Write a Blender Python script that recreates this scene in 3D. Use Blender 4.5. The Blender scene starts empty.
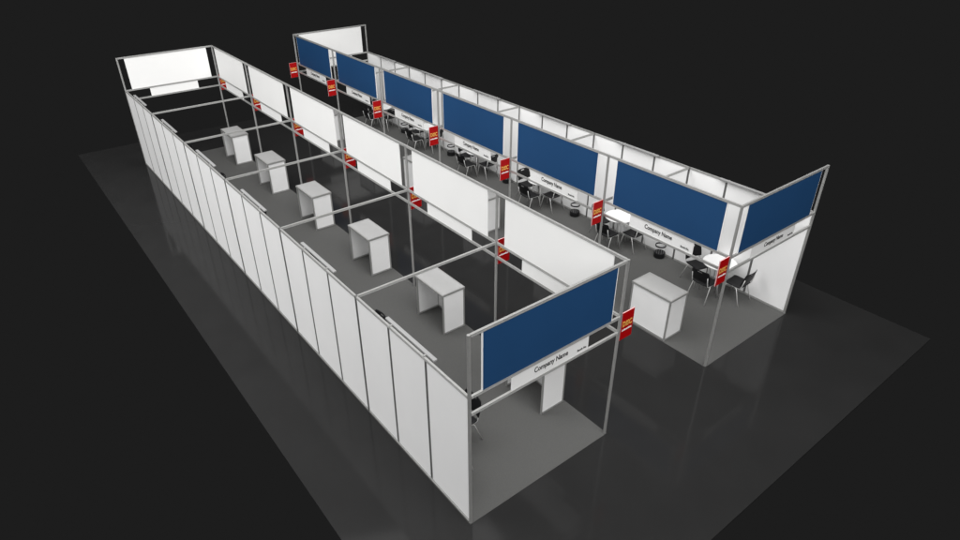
import bpy, bmesh, math, random
from mathutils import Vector, Matrix
random.seed(4)
R = math.radians
sc = bpy.context.scene
C = sc.collection

# ------------------------------------------------------------ camera
cam = bpy.data.objects.new('camera', bpy.data.cameras.new('camera'))
C.objects.link(cam); sc.camera = cam
cam.location = (-3.736, -4.969, 8.207)
cam.rotation_euler = (math.pi/2 - 0.547, 0, -0.667)
cam.data.lens = 24.0; cam.data.sensor_width = 36.0
cam.data.clip_start = 0.1; cam.data.clip_end = 300

# ------------------------------------------------------------ world: the even near-black backdrop
w = bpy.data.worlds.new('World'); sc.world = w; w.use_nodes = True
bg = w.node_tree.nodes['Background']
bg.inputs['Color'].default_value = (0.0122, 0.0122, 0.0122, 1)
bg.inputs['Strength'].default_value = 1.0

# ------------------------------------------------------------ added soft area lights, out of view, placed to brighten the booths
def area(name, loc, target, sx, sy, power, col=(1, 1, 1)):
    d = bpy.data.lights.new(name, 'AREA'); d.shape = 'RECTANGLE'
    d.size = sx; d.size_y = sy; d.energy = power; d.color = col
    o = bpy.data.objects.new(name, d); C.objects.link(o); o.location = loc
    o.rotation_euler = (Vector(target) - Vector(loc)).to_track_quat('-Z', 'Y').to_euler()
    return o
area('overhead_fill', (3.0, 8.0, 18.0), (3.0, 8.0, 0), 34, 40, 600, (1, .995, .99))
area('side_fill', (-4.5, 10.5, 15.0), (7.0, 11.5, 1), 8, 26, 2450, (1, .995, .99))
area('low_side_fill', (-18.0, 13.0, 13.0), (3.0, 13.0, 1.5), 8, 28, 2300, (1, .995, .995))
area('fill_lamp', (-14.0, -18.0, 19.0), (4.5, 12.0, 1.0), 22, 14, 4100, (1, .995, .995))
area('front_fill', (2.0, -16.0, 19.0), (4.5, 9, 0.5), 16, 8, 1500, (1, .995, .99))
for ly, pw in ((-6.5, 930), (1.5, 930), (8.5, 560)): area('row_fill', (3.2, ly, 14.0), (7.6, ly+9.0, 0.5), 8, 9, pw, (1, .995, .99))  # added light panels that lift the right back wall and the counters

sc.view_settings.view_transform = 'Standard'
sc.view_settings.look = 'None'
sc.view_settings.exposure = 0.0
sc.view_settings.gamma = 1.0

# ------------------------------------------------------------ materials
def mat(name, col, rough=.5, metal=0., spec=.5, noise=None, bump=None, coat=0.):
    m = bpy.data.materials.new(name); m.use_nodes = True
    nt = m.node_tree; b = nt.nodes['Principled BSDF']
    b.inputs['Base Color'].default_value = (*col, 1)
    b.inputs['Roughness'].default_value = rough
    b.inputs['Metallic'].default_value = metal
    b.inputs['Specular IOR Level'].default_value = spec
    b.inputs['Coat Weight'].default_value = coat
    if noise or bump:
        tc = nt.nodes.new('ShaderNodeTexCoord')
    if noise:                      # (scale, amount, detail)
        n = nt.nodes.new('ShaderNodeTexNoise'); n.inputs['Scale'].default_value = noise[0]
        n.inputs['Detail'].default_value = noise[2]
        nt.links.new(tc.outputs['Object'], n.inputs['Vector'])
        r = nt.nodes.new('ShaderNodeMapRange'); r.inputs['From Min'].default_value = .3; r.inputs['From Max'].default_value = .7
        r.inputs['To Min'].default_value = 1 - noise[1]; r.inputs['To Max'].default_value = 1 + noise[1]
        nt.links.new(n.outputs['Fac'], r.inputs['Value'])
        mx = nt.nodes.new('ShaderNodeVectorMath'); mx.operation = 'SCALE'
        mx.inputs[0].default_value = col
        nt.links.new(r.outputs['Result'], mx.inputs['Scale'])
        nt.links.new(mx.outputs['Vector'], b.inputs['Base Color'])
    if bump:                       # (scale, strength)
        n2 = nt.nodes.new('ShaderNodeTexNoise'); n2.inputs['Scale'].default_value = bump[0]
        n2.inputs['Detail'].default_value = 4
        nt.links.new(tc.outputs['Object'], n2.inputs['Vector'])
        bp = nt.nodes.new('ShaderNodeBump'); bp.inputs['Strength'].default_value = bump[1]
        bp.inputs['Distance'].default_value = .004
        nt.links.new(n2.outputs['Fac'], bp.inputs['Height'])
        nt.links.new(bp.outputs['Normal'], b.inputs['Normal'])
    return m
M = dict(
    floor=mat('dark_polished_floor', (.0205, .0205, .0205), .085, 0, .10, (1.3, .05, 5)),
    carpet=mat('grey_carpet', (.090, .090, .0875), .95, 0, .1, (90, .10, 3), (260, .5)),
    wall=mat('white_laminate', (.86, .86, .857), .45, 0, .35, (2.0, .012, 3)),
    board=mat('white_board', (.79, .79, .78), .5, 0, .3, (1.5, .01, 2)),
    blue=mat('blue_print', (.0135, .054, .140), .55, 0, .1, (1.2, .03, 2)),
    alu=mat('anodised_aluminium', (.43, .43, .42), .38, .45, .5, (14, .05, 3)),
    seam=mat('seam_aluminium', (.19, .19, .187), .45, .4, .4, (14, .05, 3)),  # darker aluminium tone for wall uprights and back posts between booths
    counter=mat('light_grey_laminate', (.84, .84, .835), .5, 0, .3, (3, .015, 3)),
    counter_top=mat('grey_counter_top', (.37, .37, .366), .4, 0, .4, (5, .02, 3)),
    black=mat('black_plastic', (.010, .010, .011), .5, 0, .22, (60, .12, 2)),
    chrome=mat('satin_steel_tube', (.66, .66, .65), .35, .35, .5),
    table=mat('white_table_top', (.74, .74, .735), .3, 0, .5),
    red=mat('red_acrylic', (.36, .001, .002), .45, 0, .2, (8, .02, 2)),
    edge=mat('pink_white_edge', (.72, .42, .42), .4, 0, .4),
    orange=mat('orange_lettering', (.72, .36, .08), .5, 0, .3, (40, .25, 2)),
    white_ink=mat('white_lettering', (.85, .80, .80), .5),
    ink=mat('black_lettering', (.01, .01, .01), .5),
    lamp=mat('lamp_housing', (.30, .30, .30), .5, .1, .4),
    tube=mat('unlit_tube', (.70, .70, .70), .3),
)

# ------------------------------------------------------------ mesh helpers
def obj(name, bm, m, parent=None):
    if isinstance(bm, bpy.types.Mesh): me = bm
    else:
        me = bpy.data.meshes.new(name); bmesh.ops.recalc_face_normals(bm, faces=bm.faces); bm.to_mesh(me); bm.free()
        me.materials.append(m)
    o = bpy.data.objects.new(name, me); C.objects.link(o)
    if parent: o.parent = parent
    return o
def bx(bm, x0, x1, y0, y1, z0, z1, bev=0):
    r = bmesh.ops.create_cube(bm, size=1, matrix=Matrix.Translation(((x0+x1)/2, (y0+y1)/2, (z0+z1)/2)) @ Matrix.Diagonal((abs(x1-x0), abs(y1-y0), abs(z1-z0), 1)))
    if bev:
        es = list({e for v in r['verts'] for e in v.link_edges})
        bmesh.ops.bevel(bm, geom=es, offset=bev, segments=1, affect='EDGES')
def box(*a, **k):
    bm = bmesh.new(); bx(bm, *a, **k); return bm
def prism(bm, prof, axis, a0, a1, off=(0, 0, 0)):
    """extrude a closed 2-D profile along an axis"""
    def P(p, a):
        q = {'x': (a, p[0], p[1]), 'y': (p[0], a, p[1]), 'z': (p[0], p[1], a)}[axis]
        return [q[i]+off[i] for i in range(3)]
    A = [bm.verts.new(P(p, a0)) for p in prof]; B = [bm.verts.new(P(p, a1)) for p in prof]
    n = len(prof)
    for i in range(n): bm.faces.new((A[i], A[(i+1) % n], B[(i+1) % n], B[i]))
    bm.faces.new(A[::-1]); bm.faces.new(B)
def oct_profile(r=.026, g=.005):
    """eight-sided upright with a groove in each flat"""
    pts = []
    for k in range(8):
        a0 = R(45*k-22.5); a1 = R(45*k+22.5)
        p0 = Vector((math.cos(a0), math.sin(a0)))*r; p1 = Vector((math.cos(a1), math.sin(a1)))*r
        n = Vector((math.cos(R(45*k)), math.sin(R(45*k))))
        pts += [p0, p0.lerp(p1, .35), p0.lerp(p1, .38)-n*g, p0.lerp(p1, .62)-n*g, p0.lerp(p1, .65)]
    return [tuple(p) for p in pts]
def rail_profile(w=.036, h=.044, g=.006):
    """flat rail with a groove along each side and the top"""
    a, b = w/2, h/2
    return [(-a, -b), (a, -b), (a, -b*.3), (a-g, -b*.2), (a-g, b*.2), (a, b*.3), (a, b), (a*.3, b), (a*.25, b-g*.6), (-a*.25, b-g*.6), (-a*.3, b),
            (-a, b), (-a, b*.3), (-a+g, b*.2), (-a+g, -b*.2), (-a, -b*.3)]
def post(x, y, z0, z1, r=.026):
    bm = bmesh.new(); prism(bm, oct_profile(r), 'z', z0, z1, (x, y, 0))
    return bm
def rail(axis, a0, a1, off, w=.036, h=.044):
    bm = bmesh.new(); prism(bm, rail_profile(w, h), axis, a0, a1, off); return bm
def tube(bm, pts, r=.011, n=8):
    pts = [Vector(p) for p in pts]; rings = []
    up = None
    for i, p in enumerate(pts):
        d = ((pts[min(i+1, len(pts)-1)]-p).normalized() + (p-pts[max(i-1, 0)]).normalized()).normalized()
        if up is None: up = Vector((0, 0, 1)) if abs(d.z) < .9 else Vector((1, 0, 0))
        s = d.cross(up).normalized(); up = s.cross(d).normalized()
        rings.append([bm.verts.new(p + (s*math.cos(2*math.pi*k/n) + up*math.sin(2*math.pi*k/n))*r) for k in range(n)])
    for a, b in zip(rings, rings[1:]):
        for k in range(n): f = bm.faces.new((a[k], a[(k+1) % n], b[(k+1) % n], b[k])); f.smooth = True
    bm.faces.new(rings[0][::-1]); bm.faces.new(rings[-1])
def tb(pts, r=.011): bm = bmesh.new(); tube(bm, pts, r); return bm
def lathe(bm, prof, n=40, off=(0, 0, 0), cap=True):
    rings = [[bm.verts.new((off[0]+r*math.cos(2*math.pi*k/n), off[1]+r*math.sin(2*math.pi*k/n), off[2]+z)) for k in range(n)] for r, z in prof]
    for a, b in zip(rings, rings[1:]):
        for k in range(n): bm.faces.new((a[k], a[(k+1) % n], b[(k+1) % n], b[k]))
    if cap: bm.faces.new(rings[0][::-1]); bm.faces.new(rings[-1])
def text_mesh(body, size, bold=0., depth=.0015):
    cu = bpy.data.curves.new('text', 'FONT'); cu.body = body; cu.size = size
    cu.align_x = 'LEFT'; cu.extrude = depth; cu.offset = bold; cu.resolution_u = 3
    o = bpy.data.objects.new('text', cu); C.objects.link(o)
    bpy.context.view_layer.update()
    me = bpy.data.meshes.new_from_object(o.evaluated_get(bpy.context.evaluated_depsgraph_get()))
    bpy.data.objects.remove(o); return me
def add_text(bm, body, size, width, origin, right, bold=0.):
    """text standing upright: left baseline end at origin, running along 'right', scaled to a width"""
    me = text_mesh(body, size, bold)
    xs = [v.co.x for v in me.vertices]; x0, x1 = min(xs), max(xs)
    right = Vector(right).normalized(); up = Vector((0, 0, 1)); nrm = right.cross(up)
    k = width/(x1-x0) if width else 1
    mt = Matrix((( *right*k, 0), (*up, 0), (*nrm, 0), (0, 0, 0, 1)))
    mt = Matrix(((right.x*k, up.x, nrm.x, origin[0]), (right.y*k, up.y, nrm.y, origin[1]), (right.z*k, up.z, nrm.z, origin[2]), (0, 0, 0, 1)))
    me.transform(Matrix.Translation((-x0, 0, 0))); me.transform(mt)
    bm.from_mesh(me); bpy.data.meshes.remove(me)
def tag(o, label, cat, group=None):
    o['label'] = label; o['category'] = cat
    if group: o['group'] = group
def thing(name, label, cat, loc=(0, 0, 0), rz=0, group=None):
    o = bpy.data.objects.new(name, None); C.objects.link(o); o.location = loc; o.rotation_euler = (0, 0, rz)
    o.empty_display_size = .2; tag(o, label, cat, group); return o
def dup(root, loc, rz, label):
    r = root.copy(); C.objects.link(r); r.location = loc; r.rotation_euler = (0, 0, rz); r['label'] = label
    for ch in list(root.children):
        c = ch.copy(); C.objects.link(c); c.parent = r
        for g in list(ch.children):
            d = g.copy(); C.objects.link(d); d.parent = c
    return r

# ------------------------------------------------------------ setting
W = 2.925                       # depth of a booth
XB, XF = 8.76, 5.835            # right row: back wall and front line
fl = obj('floor', box(-1.66, 10.30, -2.40, 20.40, -.05, 0), M['floor']); fl['kind'] = 'structure'
c1 = obj('carpet', box(-.03, W+.03, -.03, 18.03, .001, .008), M['carpet']); c1['kind'] = 'structure'
c2 = obj('carpet', box(XF-.03, XB+.03, -.03, 18.03, .001, .008), M['carpet']); c2['kind'] = 'structure'

# ------------------------------------------------------------ booths
ORD = ['nearest', 'second', 'third', 'fourth', 'fifth', 'farthest']
def where(i):
    return {0: 'nearest booth', 5: 'farthest booth'}.get(i, ORD[i]+' nearest booth')
TOP, MID, LOW = 3.5, 2.5, 2.2
cache = {}
def fascia_front(t, key, X, u, sgn):
    """graphic, name board and rails along the front line; blue side looks at the aisle. X maps depth to x"""
    x = X(u)
    for z in (TOP-.022, MID-.022, LOW-.022):
        obj('rail', rail('y', .026, 2.974, (x, 0, z)), M['alu'], t)
    g = obj('graphic_panel', box(x-.008, x+.008, .255, 2.765, MID+.001, TOP-.045, bev=.001), M['board'], t)
    obj('blue_face', box(x+sgn*.0085, x+sgn*.0115, .275, 2.745, MID+.002, TOP-.046), M['blue'], g)
    n = obj('name_board', box(x-.006, x+.006, .75, 2.27, LOW+.001, MID-.045), M['board'], t)
    bm = bmesh.new(); xo = x+sgn*.009
    if sgn < 0:
        add_text(bm, 'Company Name', .13, .66, (xo, 1.89, LOW+.105), (0, -1, 0), .0018)
        obj('lettering', bm, M['ink'], n); bm = bmesh.new()
        add_text(bm, 'Booth No.', .055, .19, (xo, 1.02, LOW+.055), (0, -1, 0), .001)
    else:
        add_text(bm, 'Company Name', .13, .66, (xo, 1.15, LOW+.105), (0, 1, 0), .002)
        obj('lettering', bm, M['ink'], n); bm = bmesh.new()
        add_text(bm, 'Booth No.', .055, .19, (xo, 2.02, LOW+.055), (0, 1, 0), .001)
    obj('lettering', bm, M['ink'], n)
def fascia_end(t, xl, y, sgn):
    """the same fascia across the open end of a row; sgn -1 looks towards the camera"""
    a, b = xl+.026, xl+W-.026
    for z in (TOP-.022, MID-.022, LOW-.022):
        obj('rail', rail('x', a, b, (0, y, z)), M['alu'], t)
    g = obj('graphic_panel', box(xl+.20, xl+2.72, y-.008, y+.008, MID+.001, TOP-.045, bev=.001), M['board'], t)
    obj('blue_face', box(xl+.22, xl+2.70, y+sgn*.0085, y+sgn*.0115, MID+.002, TOP-.046), M['blue'], g)
    n = obj('name_board', box(xl+.72, xl+2.23, y-.006, y+.006, LOW+.001, MID-.045), M['board'], t)
    bm = bmesh.new(); yo = y+sgn*.009
    if sgn < 0:
        add_text(bm, 'Company Name', .13, .66, (xl+1.14, yo, LOW+.105), (1, 0, 0), .0018)
        obj('lettering', bm, M['ink'], n); bm = bmesh.new()
        add_text(bm, 'Booth No.', .055, .19, (xl+2.0, yo, LOW+.055), (1, 0, 0), .001)
    else:
        add_text(bm, 'Company Name', .13, .66, (xl+1.80, yo, LOW+.105), (-1, 0, 0), .002)
        obj('lettering', bm, M['ink'], n); bm = bmesh.new()
        add_text(bm, 'Booth No.', .055, .19, (xl+.94, yo, LOW+.055), (-1, 0, 0), .001)
    obj('lettering', bm, M['ink'], n)
def booth(side, i):
    right = side == 'right'
    X = (lambda u: -u) if right else (lambda u: u)           # local x, origin on the back wall line
    sgn = -1 if right else 1
    end = {0: ', blue fascia across its end', 5: ', fascia across its far end'}.get(i, '')
    t = thing('exhibition_booth', ('white walled booth, %s in the %s row%s' % ({0: 'nearest', 5: 'farthest'}.get(i, ORD[i]+' nearest'), side, end)),
              'booth', (XB if right else 0, 3*i, 0), 0, 'exhibition booths in two rows')
    # back wall: three panels between slim uprights
    obj('post', post(X(0), 0, .001, TOP if i == 0 else MID), M['alu' if i == 0 else 'seam'], t)
    for v in (1, 2): obj('upright', rail('z', .06, MID-.046, (X(0), v, 0), .024, .052), M['seam'], t)
    for v in (0, 1, 2):
        obj('wall_panel', box(X(0)-.009, X(0)+.009, v+.0268, v+.9732, .06, MID-.045), M['wall'], t)
    obj('rail', rail('y', .026, 2.974, (X(0), 0, MID-.022)), M['alu'], t)
    obj('rail', rail('y', .026, 2.974, (X(0), 0, .034)), M['alu'], t)
    # front post, crossbeam
    obj('post', post(X(W), 0, .009, TOP), M['alu'], t)
    xs = sorted((X(.026), X(W-.026)))
    if i > 0: obj('crossbeam', rail('x', xs[0], xs[1], (0, 0, MID-.022)), M['alu'], t)
    fascia_front(t, side, X, W, sgn)
    xl = -W if right else 0
    if i == 0: fascia_end(t, xl, 0, -1)
    if i == 5:
        obj('post', post(X(0), 3, .001, TOP), M['alu'], t)
        obj('post', post(X(W), 3, .009, TOP), M['alu'], t)
        fascia_end(t, xl, 3, 1)
    return t
for side in ('left', 'right'):
    base = None
    for i in range(6):
        if i in (0, 1, 5):
            b = booth(side, i)
            if i == 1: base = b
        else:
            lab = 'white walled booth, %s nearest in the %s row' % (ORD[i], side)
            dup(base, (XB if side == 'right' else 0, 3*i, 0), 0, lab)

# ------------------------------------------------------------ projecting red signs on the front posts
def make_sign():
    t = thing('red_sign', '', 'sign', (0, 0, 0), 0, 'red signs projecting from the front posts')
    bm = bmesh.new(); bx(bm, .034, .32, -.008, .008, 2.0, 2.525, bev=.001)
    obj('panel', bm, M['edge'], t)
    bm = bmesh.new()
    bx(bm, .037, .317, -.0105, -.0085, 2.003, 2.522); bx(bm, .037, .317, .0085, .0105, 2.003, 2.522)
    p = obj('red_face', bm, M['red'], t)
    bm = bmesh.new()
    add_text(bm, 'DISC', .135, .225, (.062, -.0125, 2.255), (1, 0, 0), .006)
    add_text(bm, 'DISC', .135, .225, (.290, .0125, 2.255), (-1, 0, 0), .006)
    obj('orange_lettering', bm, M['orange'], t)
    bm = bmesh.new()
    for s in (-1, 1):
        x = .062
        while x < .285:
            l = .012+random.random()*.012; h = .024+random.random()*.012
            y0, y1 = sorted((s*.0115, s*.0135))
            bx(bm, x, min(x+l, .29), y0, y1, 2.168, 2.168+h); x += l+.003
    obj('white_line', bm, M['white_ink'], t)
    bm = bmesh.new()
    for z in (2.07, 2.45): bx(bm, .022, .034, -.009, .009, z, z+.02)
    obj('bracket', bm, M['alu'], t)
    return t
PN = ['nearest front post', 'second nearest front post', 'third nearest front post', 'fourth nearest front post', 'fifth nearest front post', 'second farthest front post', 'farthest front post']
sign0 = make_sign(); first = True
# mirrored version for the right row: text must still read, so its own meshes shifted to the other side of the post
for k in range(7):
    for side in ('left', 'right'):
        if side == 'left': lab = 'red sign on the %s, left row' % PN[k]; loc = (W, 3*k, 0)
        else: lab = 'red sign on the %s, right row' % PN[k]; loc = (XF-.354, 3*k, 0)
        if first: s = sign0; s.location = loc; s['label'] = lab; first = False
        else: s = dup(sign0, loc, 0, lab)
        if side == 'right':
            for c in s.children:
                if c.name.startswith('bracket'): c.location = (.298, 0, 0)

# ------------------------------------------------------------ lamp bars over the back walls
def make_lamp():
    t = thing('lamp_bar', '', 'lamp', (0, 0, 0), 0, 'long lamp bars over the back walls')
    obj('housing', box(.035, .095, -.65, .65, 2.503, 2.534, bev=.004), M['lamp'], t)
    bm = bmesh.new(); tube(bm, [(.065, -.60, 2.492), (.065, .60, 2.492)], .012); obj('tube', bm, M['tube'], t)
    for y in (-.45, .45): obj('bracket', box(-.012, .035, y-.012, y+.012, 2.503, 2.52), M['alu'], t)
    return t
l0 = make_lamp(); first = True
for side in ('left', 'right'):
    for i in range(6):
        loc = (0 if side == 'left' else XB, 3*i+1.5, 0); rz = 0 if side == 'left' else math.pi
        lab = 'grey lamp bar on the back wall, %s, %s row' % (where(i), side)
        if first: l0.location = loc; l0.rotation_euler.z = rz; l0['label'] = lab; first = False
        else: dup(l0, loc, rz, lab)

# ------------------------------------------------------------ counters (open towards the booth, front on the aisle)
def make_counter():
    t = thing('info_counter', '', 'counter', (0, 0, 0), 0, 'counters standing at the booth fronts')
    D, H = .57, 1.0      # local x 0 = back (open), D = front; y 0..1
    for (x, y) in ((.02, .02), (.02, .98), (D-.02, .02), (D-.02, .98)):
        obj('leg', post(x, y, .009, H-.0455, .021), M['alu'], t)
    obj('top', box(.022, D-.022, .022, .978, H-.016, H+.001), M['counter_top'], t)
    bm = bmesh.new()
    bx(bm, -.003, D+.003, -.003, .0215, H-.045, H); bx(bm, -.003, D+.003, .9785, 1.003, H-.045, H)
    bx(bm, -.003, .0215, .0218, .9782, H-.045, H); bx(bm, D-.0215, D+.003, .0218, .9782, H-.045, H)
    obj('top_frame', bm, M['alu'], t)
    bm = bmesh.new()
    for y in (.02, .98): bx(bm, .042, D-.042, y-.016, y+.016, .012, .05)
    bx(bm, D-.036, D-.004, .042, .958, .012, .05)
    obj('bottom_rail', bm, M['alu'], t)
    for y in (.02, .98): obj('side_panel', box(.040, D-.040, y-.009, y+.009, .05, H-.046), M['counter'], t)
    obj('front_panel', box(D-.029, D-.011, .040, .960, .05, H-.046), M['counter'], t)
    return t
k0 = make_counter(); first = True
for side in ('left', 'right'):
    for i in range(6):
        if side == 'left': loc = (W-.57, 3*i+1.0, 0); rz = 0
        else: loc = (XF+.57, 3*i+2.0, 0); rz = math.pi
        lab = 'white counter at the aisle front, %s, %s row' % (where(i), side)
        if first: k0.location = loc; k0.rotation_euler.z = rz; k0['label'] = lab; first = False
        else: dup(k0, loc, rz, lab)

# ------------------------------------------------------------ round tables
def make_table():
    t = thing('round_table', '', 'table', (0, 0, 0), 0, 'round white tables')
    bm = bmesh.new(); lathe(bm, [(.372, .722), (.380, .728), (.380, .744), (.374, .75)], 56); obj('tabletop', bm, M['table'], t)
    bm = bmesh.new()
    for a in (45, 135, 225, 315): tube(bm, [(0, 0, .708), (.22*math.cos(R(a)), .22*math.sin(R(a)), .708)], .010)
    obj('under_frame', bm, M['chrome'], t)
    for a in (45, 135, 225, 315):
        c, s = math.cos(R(a)), math.sin(R(a))
        obj('leg', tb([(.22*c, .22*s, .72), (.22*c, .22*s, .010)], .014), M['chrome'], t)
    return t
# ------------------------------------------------------------ chairs (front towards local +X)
def shell(nx, ny, f, th):
    """a thin curved sheet: f(u,v)->(point, normal); returns bmesh"""
    bm = bmesh.new(); top = []; bot = []
    for i in range(nx+1):
        tr, br = [], []
        for j in range(ny+1):
            p, n = f(i/nx, j/ny)
            tr.append(bm.verts.new(p+n*th/2)); br.append(bm.verts.new(p-n*th/2))
        top.append(tr); bot.append(br)
    return bm, top, bot
def close_shell(bm, top, bot, nx, ny, holes=()):
    def cell(i, j): return (0 <= i < nx and 0 <= j < ny and (i, j) not in holes)
    for i in range(nx):
        for j in range(ny):
            if not cell(i, j): continue
            a = (top[i][j], top[i+1][j], top[i+1][j+1], top[i][j+1]); b = (bot[i][j], bot[i][j+1], bot[i+1][j+1], bot[i+1][j])
            bm.faces.new(a).smooth = True; bm.faces.new(b).smooth = True
            for (di, dj, p, q) in ((-1, 0, (i, j), (i, j+1)), (1, 0, (i+1, j+1), (i+1, j)), (0, -1, (i+1, j), (i, j)), (0, 1, (i, j+1), (i+1, j+1))):
                if not cell(i+di, j+dj):
                    bm.faces.new((top[p[0]][p[1]], top[q[0]][q[1]], bot[q[0]][q[1]], bot[p[0]][p[1]]))
    bmesh.ops.delete(bm, geom=[v for v in bm.verts if not v.link_faces], context='VERTS')
def make_chair():
    t = thing('stacking_chair', '', 'chair', (0, 0, 0), 0, 'black stacking chairs round the tables')
    def seat(u, v):
        x = -.20+.41*u; y = (v-.5)*2
        wdt = .225*(1-.10*abs(2*u-1)**6)
        z = .452+.018*abs(y)**3-.035*max(0, u-.8)**1*4*max(0, u-.8)-.006*math.sin(math.pi*u)
        return Vector((x, y*wdt, z)), Vector((0, 0, 1))
    bm, a, b = shell(12, 12, seat, .014); close_shell(bm, a, b, 12, 12); obj('seat', bm, M['black'], t)
    def back(u, v):
        y = (u-.5)*2; z = .54+.30*v
        wdt = .235*(1-.14*v**4)
        x = -.215-.075*v+.035*(1-y*y)*-1+.02
        return Vector((x, y*wdt, z+.0)), Vector((.97, 0, .24))
    bm, a, b = shell(14, 10, back, .012)
    close_shell(bm, a, b, 14, 10, {(i, 8) for i in range(5, 9)}); obj('backrest', bm, M['black'], t)
    for s in (-1, 1):
        y = s*.20
        # side frame: front leg bends under the seat and runs on as the back support; rear leg joins it
        obj('leg', tb([(.245, s*.245, .010), (.16, s*.215, .40), (.14, s*.205, .432), (.10, y, .437), (-.16, y, .437), (-.195, y, .452), (-.215, y, .50), (-.262, y*1.0, .70)], .011), M['chrome'], t)
        obj('leg', tb([(-.265, s*.245, .010), (-.125, s*.218, .40), (-.10, s*.207, .428), (-.06, s*.20, .4375)], .0105), M['chrome'], t)
    bm = bmesh.new()
    tube(bm, [(.11, -.20, .425), (.11, .20, .425)], .009); tube(bm, [(-.12, -.20, .425), (-.12, .20, .425)], .009)
    obj('stretcher', bm, M['chrome'], t)
    return t
t0 = make_table(); ch0 = make_chair(); ft = fc = True
TXR, TYR = 8.37, 1.53
sets = {'table': (TXR, TYR), 'far': (8.37, 2.05, -90), 'near': (8.38, 1.02, 90), 'aisle': (7.86, 1.44, 0)}
desc = {'far': 'black chair beyond the round table', 'near': 'black chair in front of the round table', 'aisle': 'black chair with its back to the aisle'}
for side in ('right', 'left'):
    mir = (lambda x: x) if side == 'right' else (lambda x: XB-x)
    for i in range(6):
        loc = (mir(TXR), 3*i+TYR, 0); lab = 'round white table by the back wall, %s, %s row' % (where(i), side)
        if ft: t0.location = loc; t0['label'] = lab; ft = False
        else: dup(t0, loc, 0, lab)
        for q in ('far', 'near', 'aisle'):
            x, y, a = sets[q]
            jx, jy, ja = {('right', 0, 'far'): (0, 0, -14), ('right', 0, 'aisle'): (.0, .07, 0)}.get((side, i, q), (0, 0, 0))
            if side == 'left' and q == 'aisle': a = 180
            loc = (mir(x+jx), 3*i+y+jy, 0); lab = '%s, %s, %s row' % (desc[q], where(i), side)
            if fc: ch0.location = loc; ch0.rotation_euler.z = R(a+ja); ch0['label'] = lab; fc = False
            else: dup(ch0, loc, R(a+ja), lab)

# ------------------------------------------------------------ waste bins
def make_bin():
    t = thing('waste_bin', '', 'bin', (0, 0, 0), 0, 'black wire waste bins')
    bm = bmesh.new(); lathe(bm, [(.120, .009), (.136, .02), (.141, .145), (.134, .155), (.05, .150)], 32); obj('base', bm, M['black'], t)
    bm = bmesh.new(); n = 36
    lathe(bm, [(.118, .325), (.134, .325), (.136, .340), (.134, .358), (.118, .358), (.118, .3255)], 40, cap=False)
    obj('rim', bm, M['black'], t)
    bm = bmesh.new()
    for k in range(14):
        a = 2*math.pi*k/14; c, s = math.cos(a), math.sin(a)
        tube(bm, [(.130*c, .130*s, .12), (.127*c, .127*s, .34)], .002, 5)
    obj('wire_side', bm, M['chrome'], t)
    return t
b0 = make_bin(); first = True
for side in ('right', 'left'):
    for i in range(1, 6):
        loc = (8.58 if side == 'right' else XB-8.58, 3*i+.30, 0)
        lab = 'black waste bin by the back wall, %s, %s row' % (where(i), side)
        if first: b0.location = loc; b0['label'] = lab; first = False
        else: dup(b0, loc, 0, lab)
